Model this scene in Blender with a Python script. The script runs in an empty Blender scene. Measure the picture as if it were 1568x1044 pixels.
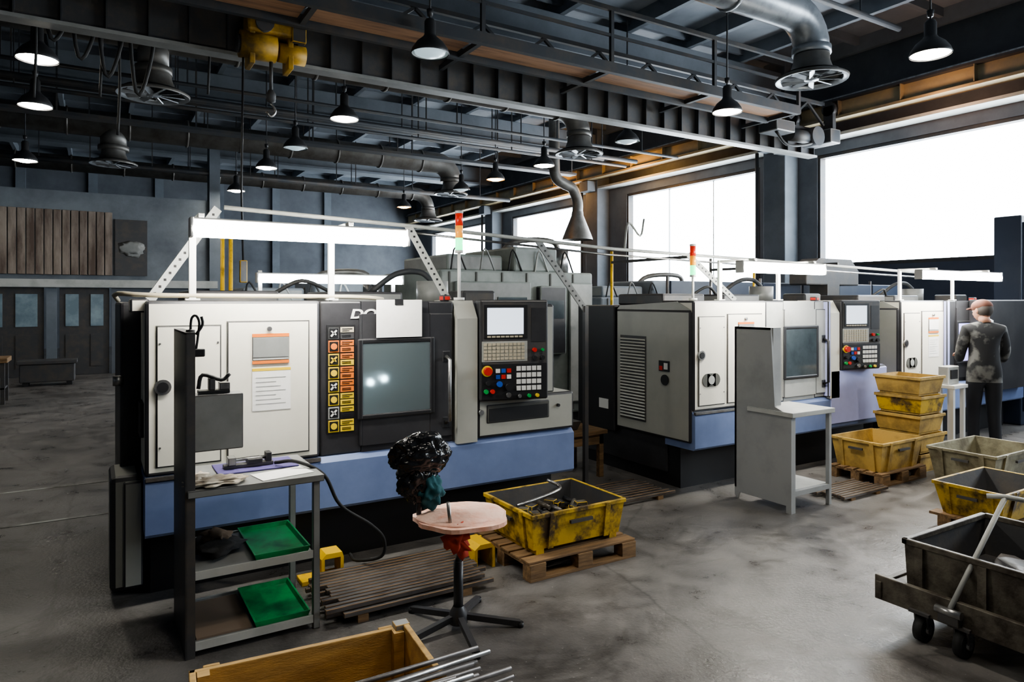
import bpy, bmesh, math, random
from mathutils import Vector, Matrix, noise
random.seed(7)
scene = bpy.context.scene
PI = math.pi
try:
    scene.view_settings.view_transform = 'AgX'
    scene.view_settings.look = 'AgX - Medium High Contrast'
except Exception as e:
    print(e)

# ------------------------------------------------------------------ materials
def M(name, c, rough=0.5, metal=0.0, c2=None, scale=4.0, lo=0.45, hi=0.65, bump=0.0,
      bscale=40.0, stretch=(1, 1, 1), emis=None, es=0.0, coat=0.0, r2=None):
    m = bpy.data.materials.new(name); m.use_nodes = True
    nt = m.node_tree; p = nt.nodes['Principled BSDF']
    p.inputs['Base Color'].default_value = (*c, 1)
    p.inputs['Roughness'].default_value = rough
    p.inputs['Metallic'].default_value = metal
    if coat: p.inputs['Coat Weight'].default_value = coat
    tc = nt.nodes.new('ShaderNodeTexCoord'); mp = nt.nodes.new('ShaderNodeMapping')
    mp.inputs['Scale'].default_value = stretch
    nt.links.new(tc.outputs['Object'], mp.inputs['Vector'])
    if c2 is not None:
        n = nt.nodes.new('ShaderNodeTexNoise'); n.inputs['Scale'].default_value = scale
        n.inputs['Detail'].default_value = 6; n.inputs['Roughness'].default_value = 0.65
        nt.links.new(mp.outputs['Vector'], n.inputs['Vector'])
        r = nt.nodes.new('ShaderNodeValToRGB')
        r.color_ramp.elements[0].position = lo; r.color_ramp.elements[0].color = (*c, 1)
        r.color_ramp.elements[1].position = hi; r.color_ramp.elements[1].color = (*c2, 1)
        nt.links.new(n.outputs['Fac'], r.inputs['Fac'])
        nt.links.new(r.outputs['Color'], p.inputs['Base Color'])
    if bump:
        n2 = nt.nodes.new('ShaderNodeTexNoise'); n2.inputs['Scale'].default_value = bscale
        n2.inputs['Detail'].default_value = 4
        nt.links.new(mp.outputs['Vector'], n2.inputs['Vector'])
        b = nt.nodes.new('ShaderNodeBump'); b.inputs['Strength'].default_value = bump
        b.inputs['Distance'].default_value = 0.01
        nt.links.new(n2.outputs['Fac'], b.inputs['Height'])
        nt.links.new(b.outputs['Normal'], p.inputs['Normal'])
    if emis is not None:
        p.inputs['Emission Color'].default_value = (*emis, 1)
        p.inputs['Emission Strength'].default_value = es
    return m

WHITE = M('machine_white', (.86, .83, .73), .38, c2=(.76, .73, .63), scale=2.5, lo=.35, hi=.75)
CREAM = M('machine_grey_beige', (.42, .42, .38), .42, c2=(.34, .345, .31), scale=2.0, lo=.35, hi=.75)
CHAR = M('machine_charcoal', (.030, .030, .034), .42, c2=(.045, .045, .049), scale=3)
BLUE = M('machine_blue', (.19, .25, .44), .45, c2=(.14, .19, .35), scale=2.5, lo=.35, hi=.7)
BLUE_LIT = M('machine_blue_lit', (.44, .47, .76), .4, c2=(.38, .41, .68), scale=2)  # same paint as BLUE, with brighter light put into its colour
BLACK = M('black_paint', (.012, .012, .014), .5)
RUBBER = M('rubber_black', (.015, .015, .015), .7)
SEAM = M('seam_dark', (.10, .10, .09), .7)
GREY = M('grey_paint', (.26, .265, .26), .45, c2=(.18, .185, .18), scale=3, lo=.35, hi=.7)
LGREY = M('light_grey_paint', (.46, .47, .45), .45, c2=(.36, .37, .35), scale=3)
DGREY = M('dark_grey_steel', (.07, .07, .074), .5, .2, c2=(.11, .095, .08), scale=5, lo=.45, hi=.75, bump=.1)
STEEL = M('bare_steel', (.42, .42, .42), .32, .9, c2=(.25, .23, .21), scale=8)
DSTEEL = M('dark_structure_steel', (.04, .045, .052), .6, .2, c2=(.07, .062, .055), scale=2)
GALV = M('galvanised_duct', (.18, .175, .165), .45, .45, c2=(.10, .09, .075), scale=2.5, lo=.4, hi=.7)
GALVL = M('galvanised_duct_light', (.38, .41, .44), .36, .5, c2=(.22, .24, .26), scale=3)
SCREEN = M('screen', (.5, .55, .6), .2, emis=(.78, .87, 1), es=1.3)
PAPER = M('paper', (.9, .89, .86), .8, c2=(.84, .83, .79), scale=6)
ORANGE = M('label_orange', (.75, .20, .03), .5)
YEL = M('label_yellow', (.78, .55, .03), .5)
RED = M('red_plastic', (.55, .03, .02), .35)
GRN = M('green_plastic', (.02, .35, .08), .35)
BLU = M('blue_plastic', (.03, .10, .45), .35)
KEY = M('key_beige', (.50, .45, .34), .5)
KEYW = M('key_white', (.72, .72, .70), .5)
GLASS = M('machine_window_glass', (.045, .06, .07), .12, 0, c2=(.11, .135, .15), scale=2.2, lo=.3, hi=.75, coat=.3)
YBIN = M('yellow_bin_paint', (.55, .36, .03), .5, c2=(.07, .045, .02), scale=6, lo=.46, hi=.62, bump=.2)
YBIN2 = M('yellow_dusty_paint', (.50, .33, .09), .6, c2=(.18, .12, .045), scale=4, lo=.42, hi=.68, bump=.2)
YPAINT = M('yellow_paint', (.72, .45, .02), .45, c2=(.30, .18, .02), scale=9, lo=.52, hi=.68)
YCRANE = M('crane_yellow', (.42, .24, .012), .55, c2=(.09, .055, .01), scale=3, lo=.40, hi=.64)
WOOD = M('pallet_wood', (.28, .17, .08), .75, c2=(.11, .068, .036), scale=4, stretch=(1, 9, 9), lo=.35, hi=.68, bump=.3)
WOODL = M('crate_ochre_wood', (.52, .33, .11), .65, c2=(.27, .165, .06), scale=3, stretch=(1, 6, 6), lo=.4, hi=.72, bump=.3)
PLANK = M('walkway_plank', (.34, .19, .105), .7, c2=(.18, .10, .06), scale=2, stretch=(.6, 6, 6), bump=.2)
RUSTY = M('rusty_bin', (.16, .145, .115), .5, .3, c2=(.05, .04, .032), scale=5, lo=.40, hi=.60, bump=.3)
GBIN = M('galvanised_bin', (.32, .30, .21), .5, .3, c2=(.13, .11, .07), scale=4, lo=.40, hi=.62, bump=.2)
GREEN = M('green_tray', (.02, .36, .11), .35, c2=(.012, .15, .05), scale=5, lo=.42, hi=.64)
SEAT = M('seat_pink_foam', (.82, .56, .46), .8, c2=(.74, .30, .18), scale=6, lo=.45, hi=.72, bump=.3)
PLASTIC = M('black_plastic_bag', (.010, .010, .011), .16, bump=1.0, bscale=16)
TEAL = M('teal_cloth', (.015, .09, .11), .8)
REDCL = M('red_cloth', (.5, .06, .03), .8)
CLOTH = M('beige_rag', (.60, .55, .47), .9, c2=(.38, .31, .23), scale=9, bump=.3)
DCLOTH = M('dark_rag', (.022, .022, .024), .9, bump=.3)
PURP = M('violet_mat', (.10, .08, .24), .7)
TUBE = M('lit_tube', (1, 1, 1), .3, emis=(1, .97, .89), es=110)
TUBED = M('lit_tube_far', (1, 1, 1), .3, emis=(.9, .97, 1), es=28)
BULB = M('lit_bulb', (1, 1, 1), .3, emis=(1, .94, .82), es=60)
BULBW = M('lit_bulb_warm', (1, .8, .5), .3, emis=(1, .45, .10), es=40)
BULBC = M('faint_glow_lens', (.5, .6, .65), .3, emis=(.7, .9, 1), es=.5)  # lamp is off; a faint bluish glow is put into the lens
LAMPSH = M('lamp_shade', (.035, .035, .037), .45, .2)
SIGR = M('signal_red', (.5, .03, .02), .3, emis=(1, .05, .02), es=.3)
SIGY = M('signal_amber', (.8, .4, .05), .3, emis=(1, .30, .02), es=.7)
SIGG = M('signal_green', (.1, .9, .4), .3, emis=(.06, 1, .35), es=3)
BEAMY = M('runway_yellow', (.34, .27, .15), .5, c2=(.22, .19, .14), scale=1.5)
WALLM = M('wall_blue_grey', (.14, .155, .175), .8, c2=(.08, .09, .105), scale=.8, lo=.35, hi=.7, bump=.1)
WALLP = M('wall_pale', (.20, .225, .25), .8, c2=(.115, .13, .15), scale=1.2, lo=.35, hi=.7)
CEILM = M('ceiling_concrete', (.24, .265, .295), .85, c2=(.14, .16, .19), scale=.7, lo=.35, hi=.7)
CONC = M('concrete_beam', (.18, .205, .235), .8, c2=(.11, .13, .15), scale=.9, lo=.35, hi=.7)
RUSTP = M('rusty_corrugated', (.30, .25, .21), .7, c2=(.10, .07, .055), scale=1.2, stretch=(3, 3, .6), lo=.38, hi=.62)
DARKB = M('dark_blue_panel', (.028, .042, .075), .5, c2=(.04, .055, .088), scale=1.5)
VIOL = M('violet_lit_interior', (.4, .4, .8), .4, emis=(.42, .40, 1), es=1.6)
SKIN = M('skin', (.50, .27, .19), .55, c2=(.44, .22, .15), scale=20)
CAP = M('cap_cloth', (.17, .075, .055), .85)
HAIR = M('hair_grey', (.07, .06, .055), .8)
EYE = M('eye_white', (.7, .7, .68), .3)
FARGL = M('far_window_glass', (.16, .22, .26), .3, c2=(.28, .36, .40), scale=2)
SCREENL = M('work_light', (1, 1, 1), .3, emis=(.8, .95, 1), es=35)
CAVITY = M('machine_interior', (.16, .19, .20), .4, c2=(.09, .11, .12), scale=5)
def clear_glass():
    m = bpy.data.materials.new('wet_safety_glass'); m.use_nodes = True
    p = m.node_tree.nodes['Principled BSDF']
    p.inputs['Base Color'].default_value = (.55, .66, .70, 1); p.inputs['Roughness'].default_value = .32
    p.inputs['Transmission Weight'].default_value = .85; p.inputs['IOR'].default_value = 1.25
    return m
CGLASS = clear_glass()

def floor_mat():
    m = bpy.data.materials.new('worn_concrete_floor'); m.use_nodes = True
    nt = m.node_tree; p = nt.nodes['Principled BSDF']; L = nt.links.new
    tc = nt.nodes.new('ShaderNodeTexCoord')
    def nz(s, d=8, r=.6, dist=0):
        n = nt.nodes.new('ShaderNodeTexNoise'); n.inputs['Scale'].default_value = s
        n.inputs['Detail'].default_value = d; n.inputs['Roughness'].default_value = r; n.inputs['Distortion'].default_value = dist
        L(tc.outputs['Object'], n.inputs['Vector']); return n
    def ramp(src, stops):
        r = nt.nodes.new('ShaderNodeValToRGB')
        e = r.color_ramp.elements
        e[0].position, e[0].color = stops[0][0], (*stops[0][1], 1)
        e[1].position, e[1].color = stops[-1][0], (*stops[-1][1], 1)
        for s in stops[1:-1]:
            q = e.new(s[0]); q.color = (*s[1], 1)
        L(src, r.inputs['Fac']); return r
    def mix(a, b, f, mode='MULTIPLY'):
        x = nt.nodes.new('ShaderNodeMix'); x.data_type = 'RGBA'; x.blend_type = mode
        if isinstance(f, (int, float)): x.inputs['Factor'].default_value = f
        else: L(f, x.inputs['Factor'])
        L(a, x.inputs['A'])
        if isinstance(b, tuple): x.inputs['B'].default_value = (*b, 1)
        else: L(b, x.inputs['B'])
        return x.outputs['Result']
    a = nz(.55, 8, .62, .4); b = nz(3.2, 10, .72, .3); c = nz(45, 4, .6); d = nz(1.3, 10, .75, .8)
    ra = ramp(a.outputs['Fac'], [(.32, (.100, .094, .090)), (.5, (.155, .147, .142)), (.70, (.21, .20, .193))])
    rb = ramp(b.outputs['Fac'], [(.36, (.50, .49, .48)), (.50, (.92, .92, .92)), (.68, (1.30, 1.28, 1.26))])
    col = mix(ra.outputs['Color'], rb.outputs['Color'], .85)
    rd = ramp(d.outputs['Fac'], [(.38, (.42, .40, .38)), (.47, (1, 1, 1))])
    col = mix(col, rd.outputs['Color'], .7)
    rc = ramp(c.outputs['Fac'], [(.66, (0, 0, 0)), (.74, (1, 1, 1))])
    col = mix(col, (.28, .27, .26), rc.outputs['Color'], 'MIX')
    v = nt.nodes.new('ShaderNodeTexVoronoi'); v.feature = 'DISTANCE_TO_EDGE'; v.inputs['Scale'].default_value = .42
    L(mix(tc.outputs['Object'], b.outputs['Color'], .12, 'MIX'), v.inputs['Vector'])
    rv = ramp(v.outputs['Distance'], [(0.0, (.45, .45, .45)), (.005, (1, 1, 1))])
    col = mix(col, rv.outputs['Color'], .7)
    L(col, p.inputs['Base Color'])
    rr = ramp(b.outputs['Fac'], [(.35, (.25, .25, .25)), (.65, (.50, .50, .50))])
    L(rr.outputs['Color'], p.inputs['Roughness'])
    bp = nt.nodes.new('ShaderNodeBump'); bp.inputs['Strength'].default_value = .3; bp.inputs['Distance'].default_value = .01
    ad = nt.nodes.new('ShaderNodeMath'); ad.operation = 'ADD'
    L(b.outputs['Fac'], ad.inputs[0]); L(c.outputs['Fac'], ad.inputs[1])
    L(ad.outputs[0], bp.inputs['Height']); L(bp.outputs['Normal'], p.inputs['Normal'])
    return m
FLOOR = floor_mat()

def window_mat():
    m = bpy.data.materials.new('daylit_frosted_glazing'); m.use_nodes = True
    nt = m.node_tree; L = nt.links.new; p = nt.nodes['Principled BSDF']
    tc = nt.nodes.new('ShaderNodeTexCoord'); mp = nt.nodes.new('ShaderNodeMapping')
    mp.inputs['Scale'].default_value = (1, 3.5, .25)
    L(tc.outputs['Object'], mp.inputs['Vector'])
    n = nt.nodes.new('ShaderNodeTexNoise'); n.inputs['Scale'].default_value = 1.6; n.inputs['Detail'].default_value = 6
    L(mp.outputs['Vector'], n.inputs['Vector'])
    r = nt.nodes.new('ShaderNodeValToRGB')
    r.color_ramp.elements[0].position = .35; r.color_ramp.elements[0].color = (.60, .72, .84, 1)
    r.color_ramp.elements[1].position = .6; r.color_ramp.elements[1].color = (.90, .96, 1, 1)
    L(n.outputs['Fac'], r.inputs['Fac'])
    p.inputs['Base Color'].default_value = (.6, .65, .7, 1); p.inputs['Roughness'].default_value = .4
    L(r.outputs['Color'], p.inputs['Emission Color']); p.inputs['Emission Strength'].default_value = WIN_S
    return m
WIN_S = 20
WINM = window_mat()

# ------------------------------------------------------------------ mesh builder
class B:
    def __init__(s, name):
        s.name = name; s.bm = bmesh.new(); s.mats = []; s.M = Matrix.Identity(4)
    def mi(s, m):
        if m not in s.mats: s.mats.append(m)
        return s.mats.index(m)
    def face(s, vs, m, smooth=False):
        try: f = s.bm.faces.new(vs)
        except ValueError: return None
        f.material_index = s.mi(m); f.smooth = smooth; return f
    def v(s, p): return s.bm.verts.new(s.M @ Vector(p))
    def box(s, x0, x1, y0, y1, z0, z1, m, bev=0, R=None):
        T = Matrix.Translation(((x0+x1)/2, (y0+y1)/2, (z0+z1)/2))
        if R is not None: T = T @ R
        T = s.M @ T @ Matrix.Diagonal((abs(x1-x0), abs(y1-y0), abs(z1-z0), 1))
        g = bmesh.ops.create_cube(s.bm, size=1, matrix=T)
        vs = g['verts']; fs = set(f for v in vs for f in v.link_faces); i = s.mi(m)
        for f in fs: f.material_index = i
        if bev:
            es = list(set(e for v in vs for e in v.link_edges))
            bmesh.ops.bevel(s.bm, geom=es, offset=bev, segments=2, profile=.5, affect='EDGES', clamp_overlap=True)
    def bar(s, p0, p1, w, h, m, up=(0, 0, 1)):
        p0, p1 = Vector(p0), Vector(p1); d = p1-p0; L = d.length; d.normalize()
        u = Vector(up)
        if abs(d.dot(u)) > .98: u = Vector((0, 1, 0))
        a = d.cross(u).normalized(); b = a.cross(d)
        R = Matrix((a, d, b)).transposed().to_4x4()
        T = s.M @ Matrix.Translation((p0+p1)/2) @ R @ Matrix.Diagonal((w, L, h, 1))
        g = bmesh.ops.create_cube(s.bm, size=1, matrix=T); i = s.mi(m)
        for f in set(f for v in g['verts'] for f in v.link_faces): f.material_index = i
    def cyl(s, p0, p1, r, m, seg=16, r2=None, cap=True):
        p0, p1 = Vector(p0), Vector(p1); r2 = r if r2 is None else r2
        d = (p1-p0).normalized(); u = Vector((0, 0, 1)) if abs(d.z) < .95 else Vector((1, 0, 0))
        a = d.cross(u).normalized(); b = d.cross(a)
        A, C = [], []
        for k in range(seg):
            t = 2*PI*k/seg; o = a*math.cos(t)+b*math.sin(t)
            A.append(s.v(p0+o*r)); C.append(s.v(p1+o*r2))
        for k in range(seg):
            j = (k+1) % seg; s.face((A[k], A[j], C[j], C[k]), m, True)
        if cap:
            s.face(A[::-1], m); s.face(C, m)
    def tube(s, pts, r, m, seg=8, smooth=0):
        P = [Vector(p) for p in pts]
        if smooth:
            Q = [P[0]+(P[0]-P[1])]+P+[P[-1]+(P[-1]-P[-2])]; N = []
            for i in range(1, len(Q)-2):
                for k in range(smooth):
                    t = k/smooth; a, b, c, d = Q[i-1], Q[i], Q[i+1], Q[i+2]
                    N.append(.5*((2*b)+(c-a)*t+(2*a-5*b+4*c-d)*t*t+(3*b-a-3*c+d)*t**3))
            N.append(P[-1]); P = N
        T = (P[1]-P[0]).normalized(); u = Vector((0, 0, 1)) if abs(T.z) < .9 else Vector((1, 0, 0))
        a = T.cross(u).normalized(); rings = []
        for i, p in enumerate(P):
            t = (P[min(i+1, len(P)-1)]-P[max(i-1, 0)]).normalized()
            a = (a-t*a.dot(t)).normalized(); b = t.cross(a)
            rings.append([s.v(p+(a*math.cos(2*PI*k/seg)+b*math.sin(2*PI*k/seg))*r) for k in range(seg)])
        for i in range(len(rings)-1):
            for k in range(seg):
                j = (k+1) % seg; s.face((rings[i][k], rings[i][j], rings[i+1][j], rings[i+1][k]), m, True)
        s.face(rings[0][::-1], m); s.face(rings[-1], m)
    def lathe(s, c, prof, m, seg=24, axis='Z'):
        rings = []
        for r, z in prof:
            ring = []
            for k in range(seg):
                t = 2*PI*k/seg
                ring.append(s.v((c[0]+r*math.cos(t), c[1]+r*math.sin(t), c[2]+z)))
            rings.append(ring)
        for i in range(len(rings)-1):
            for k in range(seg):
                j = (k+1) % seg; s.face((rings[i][k], rings[i][j], rings[i+1][j], rings[i+1][k]), m, True)
    def disc(s, c, r, m, seg=24, n=(0, 0, 1), th=.004):
        n = Vector(n).normalized(); c = Vector(c); s.cyl(c-n*th/2, c+n*th/2, r, m, seg)
    def prism(s, poly, axis, a, b, m):
        def P(u, v, w): return {'x': (w, u, v), 'y': (u, w, v), 'z': (u, v, w)}[axis]
        A = [s.v(P(u, v, a)) for u, v in poly]; C = [s.v(P(u, v, b)) for u, v in poly]; n = len(poly)
        for k in range(n):
            j = (k+1) % n; s.face((A[k], A[j], C[j], C[k]), m)
        s.face(A[::-1], m); s.face(C, m)
    def blob(s, c, rad, m, amp=.15, fr=3.0, sub=3, seed=0, crease=0):
        g = bmesh.ops.create_icosphere(s.bm, subdivisions=sub, radius=1)
        i = s.mi(m)
        for v in g['verts']:
            d = v.co.copy(); k = 1+amp*noise.noise(d*fr+Vector((seed, seed*2, 0)))*2
            if crease: k += crease*(.5-abs(noise.noise(d*fr*2.2+Vector((seed*3, 1, 7))))*2)
            v.co = s.M @ Vector((c[0]+d.x*rad[0]*k, c[1]+d.y*rad[1]*k, c[2]+d.z*rad[2]*k))
        for f in set(f for v in g['verts'] for f in v.link_faces): f.material_index = i; f.smooth = True
    def tub(s, x0, x1, y0, y1, z0, z1, m, fl=.03, t=.012, inner=None):
        inner = inner or m
        ob = [(x0+fl, y0+fl, z0), (x1-fl, y0+fl, z0), (x1-fl, y1-fl, z0), (x0+fl, y1-fl, z0)]
        ot = [(x0, y0, z1), (x1, y0, z1), (x1, y1, z1), (x0, y1, z1)]
        it = [(x0+t, y0+t, z1), (x1-t, y0+t, z1), (x1-t, y1-t, z1), (x0+t, y1-t, z1)]
        ib = [(x0+fl+t, y0+fl+t, z0+t), (x1-fl-t, y0+fl+t, z0+t), (x1-fl-t, y1-fl-t, z0+t), (x0+fl+t, y1-fl-t, z0+t)]
        V = [[s.v(p) for p in q] for q in (ob, ot, it, ib)]
        for k in range(4):
            j = (k+1) % 4
            s.face((V[0][k], V[0][j], V[1][j], V[1][k]), m); s.face((V[1][k], V[1][j], V[2][j], V[2][k]), m)
            s.face((V[2][k], V[2][j], V[3][j], V[3][k]), inner)
        s.face(V[0][::-1], m); s.face(V[3], inner)
    def addmesh(s, me, T, m):
        i = s.mi(m)
        vs = [s.bm.verts.new(s.M @ T @ v.co) for v in me.vertices]
        for p in me.polygons:
            try:
                f = s.bm.faces.new([vs[k] for k in p.vertices]); f.material_index = i
            except ValueError: pass
    def done(s, parent=None, origin=None):
        bmesh.ops.recalc_face_normals(s.bm, faces=s.bm.faces[:])
        if origin is None:
            xs = [v.co for v in s.bm.verts]
            origin = Vector(((min(c.x for c in xs)+max(c.x for c in xs))/2, (min(c.y for c in xs)+max(c.y for c in xs))/2, min(c.z for c in xs)))
        origin = Vector(origin)
        for v in s.bm.verts: v.co -= origin
        me = bpy.data.meshes.new(s.name); s.bm.to_mesh(me); s.bm.free()
        for m in s.mats: me.materials.append(m)
        o = bpy.data.objects.new(s.name, me); scene.collection.objects.link(o); o.location = origin
        if parent: o.parent = parent
        return o

def text_mesh(txt):
    c = bpy.data.curves.new('t', 'FONT'); c.body = txt; c.extrude = .02; c.offset = .03; c.shear = .2
    o = bpy.data.objects.new('t', c); scene.collection.objects.link(o)
    dg = bpy.context.evaluated_depsgraph_get()
    me = bpy.data.meshes.new_from_object(o.evaluated_get(dg)); bpy.data.objects.remove(o); return me
RX = lambda a: Matrix.Rotation(a, 4, 'X')
RY = lambda a: Matrix.Rotation(a, 4, 'Y')
RZ = lambda a: Matrix.Rotation(a, 4, 'Z')

# ------------------------------------------------------------------ room shell
CZ = 6.9; XL, XR, YB, YF = -9.0, 13.0, -5.0, 30.0
b = B('floor'); b.box(XL-.2, XR+.3, YB-.2, YF+.2, -.1, 0, FLOOR); b.done(origin=(0, 0, 0))
b = B('ceiling'); b.box(XL-.2, XR+.3, YB-.2, YF+.2, CZ, CZ+.2, CEILM)
for i in range(15):
    x = XL+.8+i*1.5
    b.box(x-.05, x+.05, YB, YF, CZ-.28, CZ, CONC)
for i in range(23):
    y = YB+.5+i*1.55
    b.box(XL, XR, y-.04, y+.04, CZ-.16, CZ, CONC)
b.done()
b = B('wall_left'); b.box(XL-.2, XL, YB, YF, 0, CZ, WALLM); b.done()
b = B('wall_back'); b.box(XL-.2, XR+.3, YB-.2, YB, 0, CZ, WALLM); b.done()
b = B('wall_far'); b.box(XL-.2, XR+.3, YF, YF+.2, 0, CZ, WALLM)
for i in range(9): b.box(XL+2.2*i, XL+2.2*i+.3, YF-.12, YF, 0, CZ, CONC)
b.done()
wins = [(-4.2, 2.0, 2.55), (3.0, 8.95, 2.45), (10.4, 15.0, 1.9), (17.1, 21.3, 1.9), (23.2, 28.3, 1.9)]  # first window is out of view, added to bring in more light
ZT = 4.8
b = B('wall_right'); prev = YB
for (a, c, sill) in wins:
    b.box(XR, XR+.3, prev, a, 0, CZ, WALLM); b.box(XR, XR+.3, a, c, 0, sill, DARKB); b.box(XR, XR+.3, a, c, ZT, CZ, WALLM); prev = c
b.box(XR, XR+.3, prev, YF, 0, CZ, WALLM)
b.done()
for i, (a, c, sill) in enumerate(wins):
    b = B('window_%d' % (i+1))
    b.box(XR+.2, XR+.22, a, c, sill, ZT, WINM)
    b.box(XR+.02, XR+.2, a, a+.06, sill, ZT, DSTEEL); b.box(XR+.02, XR+.2, c-.06, c, sill, ZT, DSTEEL)
    b.box(XR+.02, XR+.2, a+.06, c-.06, sill, sill+.07, DSTEEL); b.box(XR+.02, XR+.2, a+.06, c-.06, ZT-.07, ZT, DSTEEL)
    if i == 2:
        for k in range(1, 3):
            y = a+(c-a)*k/3; b.box(XR+.16, XR+.2, y-.012, y+.012, sill+.07, ZT-.07, LGREY)
    b.done()
for y in (2.5, 9.68, 16.05, 22.25):
    b = B('pillar'); b.box(XR-.45, XR-.001, y-.28, y+.28, 0, CZ-.001, CONC, .02)
    b.box(XR-.75, XR-.45, y-.2, y+.2, 4.95, 5.25, CONC, .02)
    b.tube([(XR-.5, y+.4, 0), (XR-.5, y+.4, 5)], .04, DSTEEL); b.done()
for i, y in enumerate((3.4, 9.7, 16.05, 22.25)):
    b = B('ceiling_beam'); b.box(XL, XR-.46, y-.22, y+.22, 6.05, CZ-.285, CONC, .02)
    b.box(XL, XR-.46, y-.32, y+.32, 5.98, 6.05, CONC); b.done()
b = B('crane_runway_beam')
b.box(12.25, 12.55, -4.5, 29.5, 5.62, 5.66, DSTEEL); b.box(12.38, 12.42, -4.5, 29.5, 5.32, 5.62, BEAMY)
b.box(12.25, 12.55, -4.5, 29.5, 5.27, 5.32, BEAMY)
b.box(12.36, 12.44, -4.5, 29.5, 5.66, 5.72, STEEL)
for k in range(28): b.box(12.27, 12.53, -4+k*1.2, -3.985+k*1.2, 5.32, 5.62, BEAMY)
b.done()
b = B('trim_cable_tray'); b.box(12.56, 12.98, -4.5, 29.5, 5.02, 5.08, LGREY); b.done()

# partition on the far left
b = B('wall_partition')
PY = 19.0
b.box(XL+.01, 2.7, PY, PY+.2, 2.15, 4.3, WALLP)
for x0, x1 in ((XL+.01, -3.0), (.35, 2.7)): b.box(x0, x1, PY, PY+.2, 0, 2.15, WALLM)
b.box(-.95, -.75, PY, PY+.2, 0, 2.15, CONC)
b.box(XL+.01, 2.7, PY-.12, PY, 2.05, 2.25, LGREY, .01)
b.box(2.5, 2.75, PY-.1, PY+.3, 0, CZ-.7, CONC)
b.done()
b = B('door_1')
for x0, x1 in ((-2.95, -1.0), (-.7, .3)):
    b.box(x0, x1, PY+.08, PY+.14, 0.01, 2.05, DGREY, .005)
    n = 3 if x1-x0 > 1.5 else 2
    w = (x1-x0)/n
    for k in range(n):
        b.box(x0+k*w+.12, x0+(k+1)*w-.12, PY+.05, PY+.08, 1.15, 1.9, FARGL)
        b.box(x0+k*w+.12, x0+(k+1)*w-.12, PY+.06, PY+.08, .2, .95, DGREY)
b.done()
b = B('corrugated_panel')
for k in range(14):
    x = -2.0+k*.17; b.box(x, x+.15, PY-.09, PY-.02, 2.35, 3.85, RUSTP, .01)
b.box(.42, 1.1, PY-.06, PY-.02, 2.35, 3.7, DGREY)
b.blob((.76, PY-.065, 3.0), (.26, .012, .18), GREY, .3, 3, 3, 2); b.done()
b = B('storage_chest'); b.box(-1.3, -.35, 16.9, 17.4, .08, .45, DGREY, .02); b.box(-1.34, -.31, 16.86, 17.44, .45, .52, DGREY, .01)
for x in (-1.2, -.45): b.box(x-.05, x+.05, 16.92, 17.38, 0, .08, BLACK)
b.done()
b = B('workbench'); b.box(-2.3, -1.25, 14.2, 14.9, .70, .78, WOOD, .01)
for x in (-2.25, -1.35):
    for y in (14.25, 14.8): b.box(x, x+.06, y, y+.06, 0, .7, DGREY)
b.box(-2.2, -1.3, 14.25, 14.85, .25, .28, DGREY); b.box(-1.9, -1.5, 14.3, 14.6, .78, .98, WOOD, .02); b.done()
b = B('floor_marking')
FM = M('worn_line_paint', (.42, .42, .40), .7, c2=(.12, .11, .10), scale=3, lo=.42, hi=.6)
b.box(-6, .12, 7.68, 7.72, 0, .003, FM); b.box(-6, .1, 6.52, 6.56, 0, .003, FM); b.done()

# ------------------------------------------------------------------ ducts & diffusers
def diffuser(b, x, y, z, R=.46):
    b.lathe((x, y, z), [(R, 0), (R*1.02, .03), (R*.9, .06), (R*.62, .1), (R*.5, .26), (R*.5, .34)], GALV, 32)
    b.lathe((x, y, z), [(R, 0), (R*.86, .015), (R*.84, .05)], GALVL, 32)
    b.lathe((x, y, z), [(.001, .0), (R*.2, .005), (R*.24, .04), (.001, .06)], GALVL, 20)
    for k in range(10):
        a = 2*PI*k/10
        b.bar((x+R*.2*math.cos(a), y+R*.2*math.sin(a), z+.02), (x+R*.86*math.cos(a), y+R*.86*math.sin(a), z+.02), .07, .012, GALVL, up=(math.sin(a)*.5, -math.cos(a)*.5, 1))
    b.disc((x, y, z+.09), R*.8, BLACK, 24)
def duct(y, x0, x1, z, r, drops, mat):
    b = B('ventilation_duct')
    pts = [(x0, y, z), (x1-.45, y, z)]
    for k in range(1, 7):
        a = PI/2*k/6; pts.append((x1-.45+.45*math.sin(a), y, z-.45*(1-math.cos(a))))
    b.tube(pts, r, mat, 20)
    x = x0+.6
    while x < x1-.5:
        b.cyl((x-.02, y, z), (x+.02, y, z), r+.025, mat, 20); x += 1.15
    b.cyl((x1, y, z-.40), (x1, y, z-.5), r+.02, mat, 20)
    diffuser(b, x1, y, z-.85)
    for d in drops:
        b.cyl((d, y, z-.45), (d, y, z-.1), r*.9, mat, 20); b.cyl((d, y, z-.55), (d, y, z-.45), r+.02, mat)
        diffuser(b, d, y, z-.85)
    x = x0+1
    while x < x1-.6:
        b.box(x-.012, x+.012, y-r-.012, y-r+.01, z, CZ-.3, DSTEEL); b.box(x-.012, x+.012, y+r-.01, y+r+.012, z, CZ-.3, DSTEEL); x += 2.3
    b.done()
duct(5.8, 1.5, 8.3, 5.58, .23, [], GALVL)
duct(10.75, -8, 8.1, 5.45, .22, [.7], GALV)
duct(17.2, -8, 8.5, 5.55, .28, [.35], GALV)
duct(20.5, -8, 9.3, 5.2, .2, [], GALV)
b = B('exhaust_hood')
b.tube([(9.5, 13.6, CZ-.3), (9.5, 13.6, 5.2), (9.55, 13.6, 4.75), (9.8, 13.6, 4.6), (10.05, 13.6, 4.5), (10.2, 13.6, 4.2), (10.2, 13.6, 3.9)], .13, GALV, 18, smooth=5)
b.lathe((10.2, 13.6, 3.25), [(.38, 0), (.37, .05), (.15, .6), (.14, .7)], GALV, 24)
b.done()

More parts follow.
